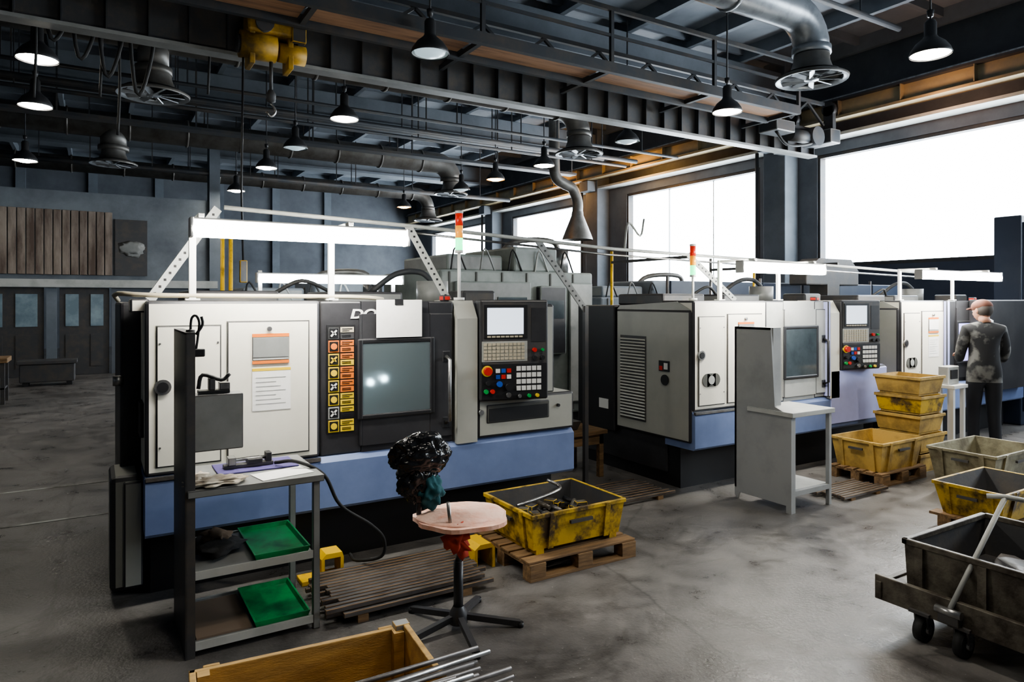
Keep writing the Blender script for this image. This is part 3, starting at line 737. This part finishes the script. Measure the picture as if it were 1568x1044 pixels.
b.box(.82, .85, 3.98, 4.04, .85, .90, BLACK, .004); b.cyl((.66, 4.01, .87), (.84, 4.01, .87), .008, STEEL); b.done()
b = B('gooseneck_inspection_lamp')
b.lathe((.405, 3.72, 1.595), [(.001, .012), (.02, .01), (.022, 0)], BLACK)
b.tube([(.405, 3.72, 1.60), (.41, 3.72, 1.66), (.43, 3.72, 1.675), (.445, 3.72, 1.64), (.44, 3.72, 1.58), (.43, 3.72, 1.50)], .006, BLACK, smooth=5)
b.box(.415, .47, 3.70, 3.735, 1.47, 1.51, BLACK, .006); b.tube([(.43, 3.72, 1.58), (.46, 3.72, 1.63), (.455, 3.72, 1.67)], .007, BLACK, smooth=3)
b.done()
b = B('bench_vise')
b.box(.45, .60, 3.79, 3.85, 1.272, 1.29, BLACK, .003); b.box(.50, .53, 3.79, 3.85, 1.29, 1.35, DGREY, .004); b.tube([(.45, 3.8, 1.30), (.47, 3.8, 1.37), (.56, 3.8, 1.34), (.60, 3.8, 1.37)], .01, BLACK, smooth=4); b.box(.55, .60, 3.79, 3.85, 1.29, 1.325, STEEL, .003)
b.done()
b = B('power_cable'); b.tube([(.86, 3.95, .845), (.95, 3.85, .86), (1.09, 3.8, .78), (1.2, 3.85, .58), (1.40, 3.9, .42), (1.5, 3.95, .3), (1.5, 4.0, .18), (1.42, 4.22, .10), (1.42, 4.35, .10)], .010, RUBBER, 8, smooth=6); b.done()

b = B('workstation_stand')
x0, x1, y0, y1 = 4.86, 5.40, 3.58, 4.16
SG = M('stand_grey', (.34, .35, .35), .5, c2=(.27, .28, .28), scale=2)
b.prism([(y1, .03), (y1, 1.52), (3.78, 1.52), (3.74, .86), (y0, .80), (y0, .0), (y0+.05, 0), (y0+.05, .06), (y1-.05, .06), (y1-.03, 0)], 'x', x0, x0+.02, SG)
b.box(x0, x0+.12, y1-.02, y1, .1, 1.52, SG); b.box(x0, x0+.12, 3.78, y1, 1.50, 1.52, SG); b.box(x0+.02, x0+.12, 3.77, 3.79, .86, 1.52, SG)
b.box(x0-.01, x1+.02, y0-.02, 4.02, .79, .83, LGREY, .004)
for (x, y) in ((x1-.035, y0), (x1-.035, 3.98), (x0+.02, y0)): b.box(x, x+.035, y, y+.035, 0, .79, SG, .003)
b.box(x0+.02, x1, y0+.04, 4.0, .16, .18, LGREY, .003); b.box(x0+.02, x1-.035, y0, y0+.03, .14, .18, SG)
b.box(x0+.1, x0+.3, 3.9, 4.0, .83, 1.1, GREY, .01)
b.done()

# ------------------------------------------------------------------ stool
b = B('operator_stool')
sx, sy = 1.66, 3.27
b.cyl((sx, sy, .06), (sx, sy, .36), .026, CHAR, 16); b.cyl((sx, sy, .36), (sx, sy, .56), .016, STEEL, 12)
b.lathe((sx, sy, .06), [(.05, -.03), (.05, .02), (.028, .06)], CHAR)
for k in range(5):
    a = math.radians(-31+72*k+2); ex, ey = sx+.33*math.cos(a), sy+.33*math.sin(a)
    b.bar((sx, sy, .07), (ex, ey, .02), .03, .03, CHAR); b.cyl((ex, ey, 0), (ex, ey, .025), .02, BLACK, 12)
b.box(sx-.1, sx+.1, sy-.1, sy+.1, .54, .575, BLACK, .01)
R = 40; top = []
for k in range(R):
    a = 2*PI*k/R; r = .225*(1+.10*noise.noise(Vector((math.cos(a)*1.7, math.sin(a)*1.7, 3)))*2)
    top.append((sx+.02+1.12*r*math.cos(a), sy+r*math.sin(a)))
b.prism(top, 'z', .58, .602, SEAT); b.blob((sx+.02, sy, .600), (.235, .21, .026), SEAT, .06, 2, 5, 4)
b.blob((sx-.08, sy-.14, .54), (.06, .05, .07), REDCL, .5, 3, 3, 6); b.blob((sx-.04, sy-.12, .47), (.03, .03, .06), REDCL, .5, 3, 2, 9)
bx, by = sx-.17, sy+.11
b.tube([(sx-.05, sy+.03, .55), (bx+.0, by, .56), (bx, by, .75)], .014, CHAR, smooth=4); b.tube([(sx-.1, sy-.12, .55), (sx-.12, sy-.12, .72)], .01, STEEL)
# padded backrest wrapped in a crumpled black bag, tapering down to the post
b.box(bx-.13, bx+.13, by-.03, by+.03, .82, 1.01, BLACK, .03)
b.blob((bx, by, .925), (.165, .07, .115), PLASTIC, .10, 1.5, 5, 11, .16)
b.blob((bx-.02, by, .80), (.105, .055, .12), PLASTIC, .14, 2.0, 5, 12, .18)
b.blob((bx+.045, by-.02, .73), (.07, .055, .09), TEAL, .20, 2.5, 4, 13, .12)
b.done()

# ------------------------------------------------------------------ pallets, bins
def pallet(x0, x1, y0, y1):
    b = B('wooden_pallet'); h = .122
    for k in range(3):
        y = y0+.045+(y1-y0-.09)*k/2
        for j in range(3):
            x = x0+.06+(x1-x0-.12)*j/2; b.box(x-.06, x+.06, y-.045, y+.045, .02, .09, WOOD, .003)
        b.box(x0, x1, y-.045, y+.045, 0, .02, WOOD, .002)
    for j in range(3):
        x = x0+.06+(x1-x0-.12)*j/2; b.box(x-.06, x+.06, y0, y1, .09, .107, WOOD, .002)
    n = 6
    for k in range(n):
        w = (y1-y0)/n; b.box(x0-.01*random.random(), x1+.015*random.random(), y0+k*w+.012, y0+(k+1)*w-.012, .107, h, WOOD, .003)
    b.done()
def bin_(name, x0, x1, y0, y1, z0, z1, m, inner=None, fl=.035, feet=True, fill=None, seed=1):
    b = B(name); zb = z0+.03 if feet else z0
    b.tub(x0, x1, y0, y1, zb, z1, m, fl, .012, inner)
    t = .022
    for (a, c, d, e) in ((x0-.006, x1+.006, y0-.01, y0+.012), (x0-.006, x1+.006, y1-.012, y1+.01), (x0-.01, x0+.012, y0, y1), (x1-.012, x1+.01, y0, y1)):
        b.box(a, c, d, e, z1-t, z1+.004, m, .003)
    for u in (.2, .8):
        x = x0+(x1-x0)*u; b.bar((x, y0+fl-.008, zb), (x, y0-.008, z1), .04, .016, m, (0, 1, 0)); b.bar((x, y1-fl+.008, zb), (x, y1+.008, z1), .04, .016, m, (0, 1, 0))
        y = y0+(y1-y0)*u; b.bar((x0+fl-.008, y, zb), (x0-.008, y, z1), .016, .04, m, (0, 1, 0))
    b.box((x0+x1)/2-.09, (x0+x1)/2+.09, y0-.02, y0, z1-.09, z1-.07, DGREY); b.box(x0-.02, x0, (y0+y1)/2-.07, (y0+y1)/2+.07, z1-.09, z1-.07, DGREY)
    if feet:
        for x in (x0+fl+.02, x1-fl-.08): b.box(x, x+.06, y0+fl, y1-fl, z0, zb+.001, m)
    if fill:
        rnd = random.Random(seed)
        for k in range(70):
            cx, cy = rnd.uniform(x0+fl+.08, x1-fl-.08), rnd.uniform(y0+fl+.07, y1-fl-.07); zz = zb+.03+rnd.random()*(z1-zb)*.5
            if rnd.random() < .6:
                a = rnd.random()*PI; l = .05; b.cyl((cx-l*math.cos(a), cy-l*math.sin(a), zz), (cx+l*math.cos(a), cy+l*math.sin(a), zz+.02), .016, rnd.choice([BARM, DGREY, RUSTY, BLACK]), 10)
            else: b.box(cx-.04, cx+.04, cy-.03, cy+.03, zz-.02, zz+.02, rnd.choice([DGREY, BLACK, RUSTY]), .004, RZ(rnd.random()*3))
        b.box(x0+fl+.03, x1-fl-.03, y0+fl+.03, y1-fl-.03, zb+.012, zb+.05, DGREY)
    return b.done()
BARM = M('mill_scale_bar', (.17, .16, .155), .42, .5, c2=(.08, .068, .06), scale=4)
pallet(2.30, 3.16, 3.55, 4.28)
bin_('parts_bin', 2.36, 3.12, 3.62, 4.24, .123, .385, YBIN, DGREY, .03, True, True, 3)
b = B('steel_bar_offcut'); b.tube([(2.42, 3.9, .37), (2.75, 3.95, .40), (2.86, 4.02, .41), (2.8, 4.1, .45)], .012, STEEL, 8, smooth=3); b.done()
pallet(6.28, 7.03, 3.64, 4.2)
bin_('parts_bin', 6.3, 7.00, 3.66, 4.18, .123, .40, YBIN2, None, .04, False)
b = B('parts_bin')
for k in range(5):
    z = .0+k*.195; dx = [0, .02, -.01, .01, -.01][k]
    b.tub(7.08+dx, 7.54+dx, 3.72, 4.2, z+.02, z+.19, YBIN2 if k != 3 else YBIN, .03, .012)
    b.box(7.07+dx, 7.55+dx, 3.71, 3.73, z+.165, z+.195, YBIN2, .003); b.box(7.06+dx, 7.08+dx, 3.71, 4.2, z+.165, z+.195, YBIN2, .003)
    b.box(7.12+dx, 7.50+dx, 3.76, 4.16, z, z+.022, YBIN2)
b.done()
bin_('parts_bin', 6.62, 7.5, 2.85, 3.42, 0, .40, GBIN, None, .06)
bin_('parts_bin', 5.62, 6.42, 2.36, 2.86, .10, .34, YBIN, DGREY, .05, False)
b = B('wooden_skid'); b.box(5.6, 6.44, 2.4, 2.5, 0, .08, WOOD, .004); b.box(5.6, 6.44, 2.72, 2.82, 0, .08, WOOD, .004); b.box(5.6, 5.72, 2.34, 2.88, .08, .099, WOOD); b.box(6.3, 6.42, 2.34, 2.88, .08, .099, WOOD); b.done()
b = B('foot_guard'); b.prism([(2.10, .0), (2.10, .13), (2.14, .16), (2.22, .16), (2.25, .13), (2.25, 0), (2.23, 0), (2.23, .13), (2.12, .13), (2.12, 0)], 'y', 3.9, 4.1, YPAINT); b.box(2.10, 2.25, 4.08, 4.1, 0, .15, YPAINT, .004); b.done()
b = B('foot_guard'); b.prism([(1.20, .035), (1.20, .14), (1.23, .17), (1.33, .17), (1.34, .14), (1.34, .035), (1.32, .035), (1.32, .14), (1.22, .14), (1.22, .035)], 'y', 4.23, 4.36, YPAINT); b.box(1.08, 1.34, 4.23, 4.36, 0, .03, YPAINT, .004); b.done()

def bars(name, x0, x1, y0, y1, n, z=.02, layers=2, m=BARM, seed=2):
    b = B(name); rnd = random.Random(seed)
    for x in (x0+.15, x1-.15): b.box(x-.03, x+.03, y0, y1, 0, z, WOOD)
    for l in range(layers):
        for k in range(n-l):
            y = y0+.02+(y1-y0-.04)*(k+.5*l)/(n-1); r = .013+.004*rnd.random(); dx = rnd.uniform(-.05, .05)
            b.box(x0+dx, x1+dx*.7, y-r, y+r, z+.001+l*.03, z+.026+l*.03, m, .003)
    b.done()
bars('steel_bar_stock', 1.10, 2.04, 3.60, 4.19, 14, .04, 2)
bars('steel_bar_stock', 5.52, 6.2, 3.55, 3.9, 8, .02, 1, seed=5)
bars('steel_bar_stock', 3.5, 4.4, 4.45, 4.98, 9, .03, 1, seed=8)

b = B('wooden_crate')
b.M = Matrix.Translation((.70, 2.44, 0)) @ RZ(math.radians(-5))
hx_, hy_, hz = .43, .40, .335
b.box(-hx_, hx_, hy_-.025, hy_, .03, hz, WOODL, .004); b.box(-hx_, hx_, -hy_, -hy_+.025, .03, hz, WOODL, .004)
b.box(-hx_, -hx_+.025, -hy_, hy_, .03, hz, WOODL, .004); b.box(hx_-.025, hx_, -hy_, hy_, .03, hz+.02, WOODL, .004)
b.box(-hx_, hx_, -hy_, hy_, .03, .05, WOODL)
for x in (-hx_+.05, hx_-.12):
    b.box(x, x+.07, -hy_, hy_, 0, .03, WOODL); b.box(x, x+.06, hy_, hy_+.018, .03, hz, WOODL, .003)
for sx_ in (-1, 1): b.box(sx_*(hx_-.05)-.022, sx_*(hx_-.05)+.022, hy_-.07, hy_-.026, .05, hz, WOODL)
b.box(hx_-.06, hx_+.004, hy_-.05, hy_+.004, hz-.04, hz+.022, GREY, .003)
b.done()
b = B('steel_rod_bundle'); rnd = random.Random(4)
for k in range(26):
    y = 2.46-k*.016; z = .370+.008*rnd.random()+(.018 if k % 3 == 0 else 0)
    b.cyl((.2, y-.08+rnd.uniform(-.02, .02), z), (1.24+rnd.uniform(-.14, .08), y-.08+rnd.uniform(-.03, .03), z), .0065+.003*rnd.random(), BARM if k % 6 else STEEL, 10)
b.done()

b = B('scrap_trolley')
b.tub(3.70, 4.55, 1.15, 2.03, .23, .47, RUSTY, .01, .012, DGREY)
for (a, c, d, e) in ((3.69, 4.56, 1.14, 1.17), (3.69, 4.56, 2.01, 2.04), (3.69, 3.715, 1.14, 2.04), (4.535, 4.56, 1.14, 2.04)): b.box(a, c, d, e, .45, .48, RUSTY, .004)
b.box(3.64, 4.62, 1.10, 2.10, .16, .23, RUSTY, .006)
b.box(3.61, 3.64, 1.05, 2.14, .14, .27, RUSTY, .004); b.box(3.6, 4.62, 2.10, 2.13, .15, .24, RUSTY, .004)
for y in (1.3, 1.65, 1.95): b.box(3.685, 3.70, y-.02, y+.02, .23, .45, RUSTY)
def caster(x, y):
    b.box(x-.05, x+.05, y-.05, y+.05, .145, .16, DGREY)
    for dy in (-.03, .03): b.prism([(x-.03, .145), (x+.03, .145), (x+.015, .055), (x-.015, .055)], 'y', y+dy-.004, y+dy+.004, DGREY)
    b.cyl((x, y-.022, .065), (x, y+.022, .065), .065, RUBBER, 24); b.cyl((x, y-.035, .065), (x, y+.035, .065), .02, STEEL)
for x in (3.64, 4.5):
    for y in (1.3, 1.71, 1.9): caster(x, y)
b.box(3.57, 3.61, 1.70, 1.80, .16, .22, DGREY, .004); b.cyl((3.58, 1.69, .22), (3.58, 1.81, .22), .02, STEEL)
b.cyl((3.58, 1.75, .22), (3.90, 1.64, .76), .012, LGREY, 12)
b.tube([(3.87, 1.71, .757), (3.90, 1.64, .765), (3.93, 1.57, .76)], .012, LGREY, 10)
b.blob((4.15, 1.55, .29), (.3, .28, .07), DGREY, .4, 4, 4, 5)
b.done()

b = B('operator_bench'); b.box(8.0, 8.3, 3.85, 4.05, .78, .82, KEYW, .006)
for x in (8.02, 8.24):
    for y in (3.87, 4.0): b.box(x, x+.04, y, y+.04, 0, .78, KEYW)
b.box(8.04, 8.27, 3.93, 4.04, .82, 1.02, LGREY, .01); b.box(8.08, 8.22, 3.92, 3.93, .88, .98, CHAR); b.done()

# ------------------------------------------------------------------ man
def skin_obj(name, verts, edges, radii, mat, parent, root=0, sub=2):
    me = bpy.data.meshes.new(name); me.from_pydata(verts, edges, []); o = bpy.data.objects.new(name, me)
    scene.collection.objects.link(o); me.materials.append(mat)
    sk = o.modifiers.new('Skin', 'SKIN'); sk.use_smooth_shade = True
    for i, r in enumerate(radii):
        v = me.skin_vertices[0].data[i]; v.radius = r if isinstance(r, tuple) else (r, r); v.use_root = (i == root)
    s = o.modifiers.new('Sub', 'SUBSURF'); s.levels = sub; s.render_levels = sub
    o.parent = parent; return o
def clothes_mat():
    m = bpy.data.materials.new('work_clothes'); m.use_nodes = True; nt = m.node_tree; L = nt.links.new; p = nt.nodes['Principled BSDF']
    tc = nt.nodes.new('ShaderNodeTexCoord'); sp = nt.nodes.new('ShaderNodeSeparateXYZ'); L(tc.outputs['Object'], sp.inputs[0])
    n = nt.nodes.new('ShaderNodeTexNoise'); n.inputs['Scale'].default_value = 7; n.inputs['Detail'].default_value = 3; L(tc.outputs['Object'], n.inputs['Vector'])
    r = nt.nodes.new('ShaderNodeValToRGB'); e = r.color_ramp.elements
    e[0].position = .48; e[0].color = (.024, .025, .028, 1); e[1].position = .60; e[1].color = (.17, .17, .165, 1); L(n.outputs['Fac'], r.inputs['Fac'])
    g = nt.nodes.new('ShaderNodeMath'); g.operation = 'GREATER_THAN'; g.inputs[1].default_value = .84; L(sp.outputs['Z'], g.inputs[0])
    x = nt.nodes.new('ShaderNodeMix'); x.data_type = 'RGBA'; L(g.outputs[0], x.inputs['Factor']); x.inputs['A'].default_value = (.014, .015, .02, 1); L(r.outputs['Color'], x.inputs['B'])
    L(x.outputs['Result'], p.inputs['Base Color']); p.inputs['Roughness'].default_value = .85; return m
man = bpy.data.objects.new('man', None); scene.collection.objects.link(man); man.location = (8.50, 3.78, 0); man.rotation_euler = (0, 0, math.radians(-48))
V = [(0, 0, .95), (0, 0, 1.10), (0, .01, 1.30), (0, .02, 1.43), (0, .035, 1.52)]
Rr = [(.155, .125), (.155, .125), (.165, .13), (.13, .11), (.055, .06)]
E = [(0, 1), (1, 2), (2, 3), (3, 4)]
for s in (-1, 1):
    i = len(V); V += [(s*.165, .01, 1.42), (s*.215, .03, 1.20), (s*.215, .10, 1.08), (s*.15, .28, 1.13)]
    Rr += [.075, .06, .052, .036]; E += [(3, i), (i, i+1), (i+1, i+2), (i+2, i+3)]
    i = len(V); V += [(s*.09, 0, .86), (s*.10, .02, .50), (s*.11, -.02, .12), (s*.11, -.03, .055), (s*.12, .14, .04)]
    Rr += [.10, .072, .058, .05, (.045, .035)]; E += [(0, i), (i, i+1), (i+1, i+2), (i+2, i+3), (i+3, i+4)]
skin_obj('body', V, E, Rr, clothes_mat(), man)
for s in (-1, 1):
    w = Vector((s*.15, .28, 1.13)); V = [tuple(w), tuple(w+Vector((0, .045, 0))), tuple(w+Vector((0, .08, .0)))]; Rr = [.024, (.03, .017), (.034, .015)]; E = [(0, 1), (1, 2)]
    for k, (dx, l) in enumerate(((-.027, .066), (-.009, .078), (.010, .072), (.028, .056))):
        i = len(V); q = w+Vector((dx, .095, 0))
        V += [tuple(q), tuple(q+Vector((0, l*.45, -.006))), tuple(q+Vector((0, l*.75, -.022))), tuple(q+Vector((0, l*.9, -.04)))]
        Rr += [.010, .0095, .009, .008]; E += [(2, i), (i, i+1), (i+1, i+2), (i+2, i+3)]
    i = len(V); V += [tuple(w+Vector((-s*.03, .05, -.01))), tuple(w+Vector((-s*.05, .08, -.02))), tuple(w+Vector((-s*.05, .105, -.03)))]
    Rr += [.012, .0105, .009]; E += [(1, i), (i, i+1), (i+1, i+2)]
    skin_obj('hand', V, E, Rr, SKIN, man, 0, 1)
b = B('head'); b.M = Matrix.Translation((0, .06, 1.63)) @ RX(math.radians(-12)) @ RZ(math.radians(30))
g = bmesh.ops.create_uvsphere(b.bm, u_segments=32, v_segments=24, radius=1); mi = b.mi(SKIN)
for v in g['verts']:
    c = v.co; w = .076-(.016 if c.z < 0 else 0)*(-c.z); f = .098
    y = c.y*f+(.012*max(0, -c.z) if c.y > 0 else 0)
    v.co = b.M @ Vector((c.x*w, y, c.z*.115))
for f in b.bm.faces: f.material_index = mi; f.smooth = True
b.cyl((0, -.01, -.06), (0, -.03, -.15), .055, SKIN, 16)
b.blob((0, .10, -.015), (.013, .022, .022), SKIN, .0); b.blob((0, .092, -.055), (.024, .008, .006), M('lips', (.35, .12, .10), .5), 0, 1, 2)
for s in (-1, 1):
    b.blob((s*.030, .088, .012), (.012, .008, .008), EYE, 0, 1, 2); b.blob((s*.030, .096, .012), (.005, .003, .005), BLACK, 0, 1, 2)
    b.blob((s*.030, .090, .030), (.018, .006, .004), HAIR, 0, 1, 2); b.blob((s*.080, -.005, -.005), (.010, .018, .030), SKIN, .1)
b.blob((0, -.028, .008), (.083, .088, .092), HAIR, .03); b.blob((0, -.002, .055), (.094, .112, .078), CAP, .02, 1, 4)
b.prism([(-.06, .08), (.06, .08), (.045, .16), (-.045, .16)], 'z', .038, .050, CAP)
b.done(parent=man, origin=(0, 0, 0))

# ------------------------------------------------------------------ world, camera
w = bpy.data.worlds.new('overcast'); scene.world = w; w.use_nodes = True
w.node_tree.nodes['Background'].inputs['Color'].default_value = (.6, .7, .8, 1); w.node_tree.nodes['Background'].inputs['Strength'].default_value = .5
cam = bpy.data.cameras.new('camera'); co = bpy.data.objects.new('camera', cam); scene.collection.objects.link(co)
cam.sensor_width = 36; cam.lens = 36*1047/1568; cam.shift_y = -62/1568; cam.clip_end = 100
co.location = (0, 0, 1.75); co.rotation_euler = (PI/2, 0, math.radians(-31.4)); scene.camera = co
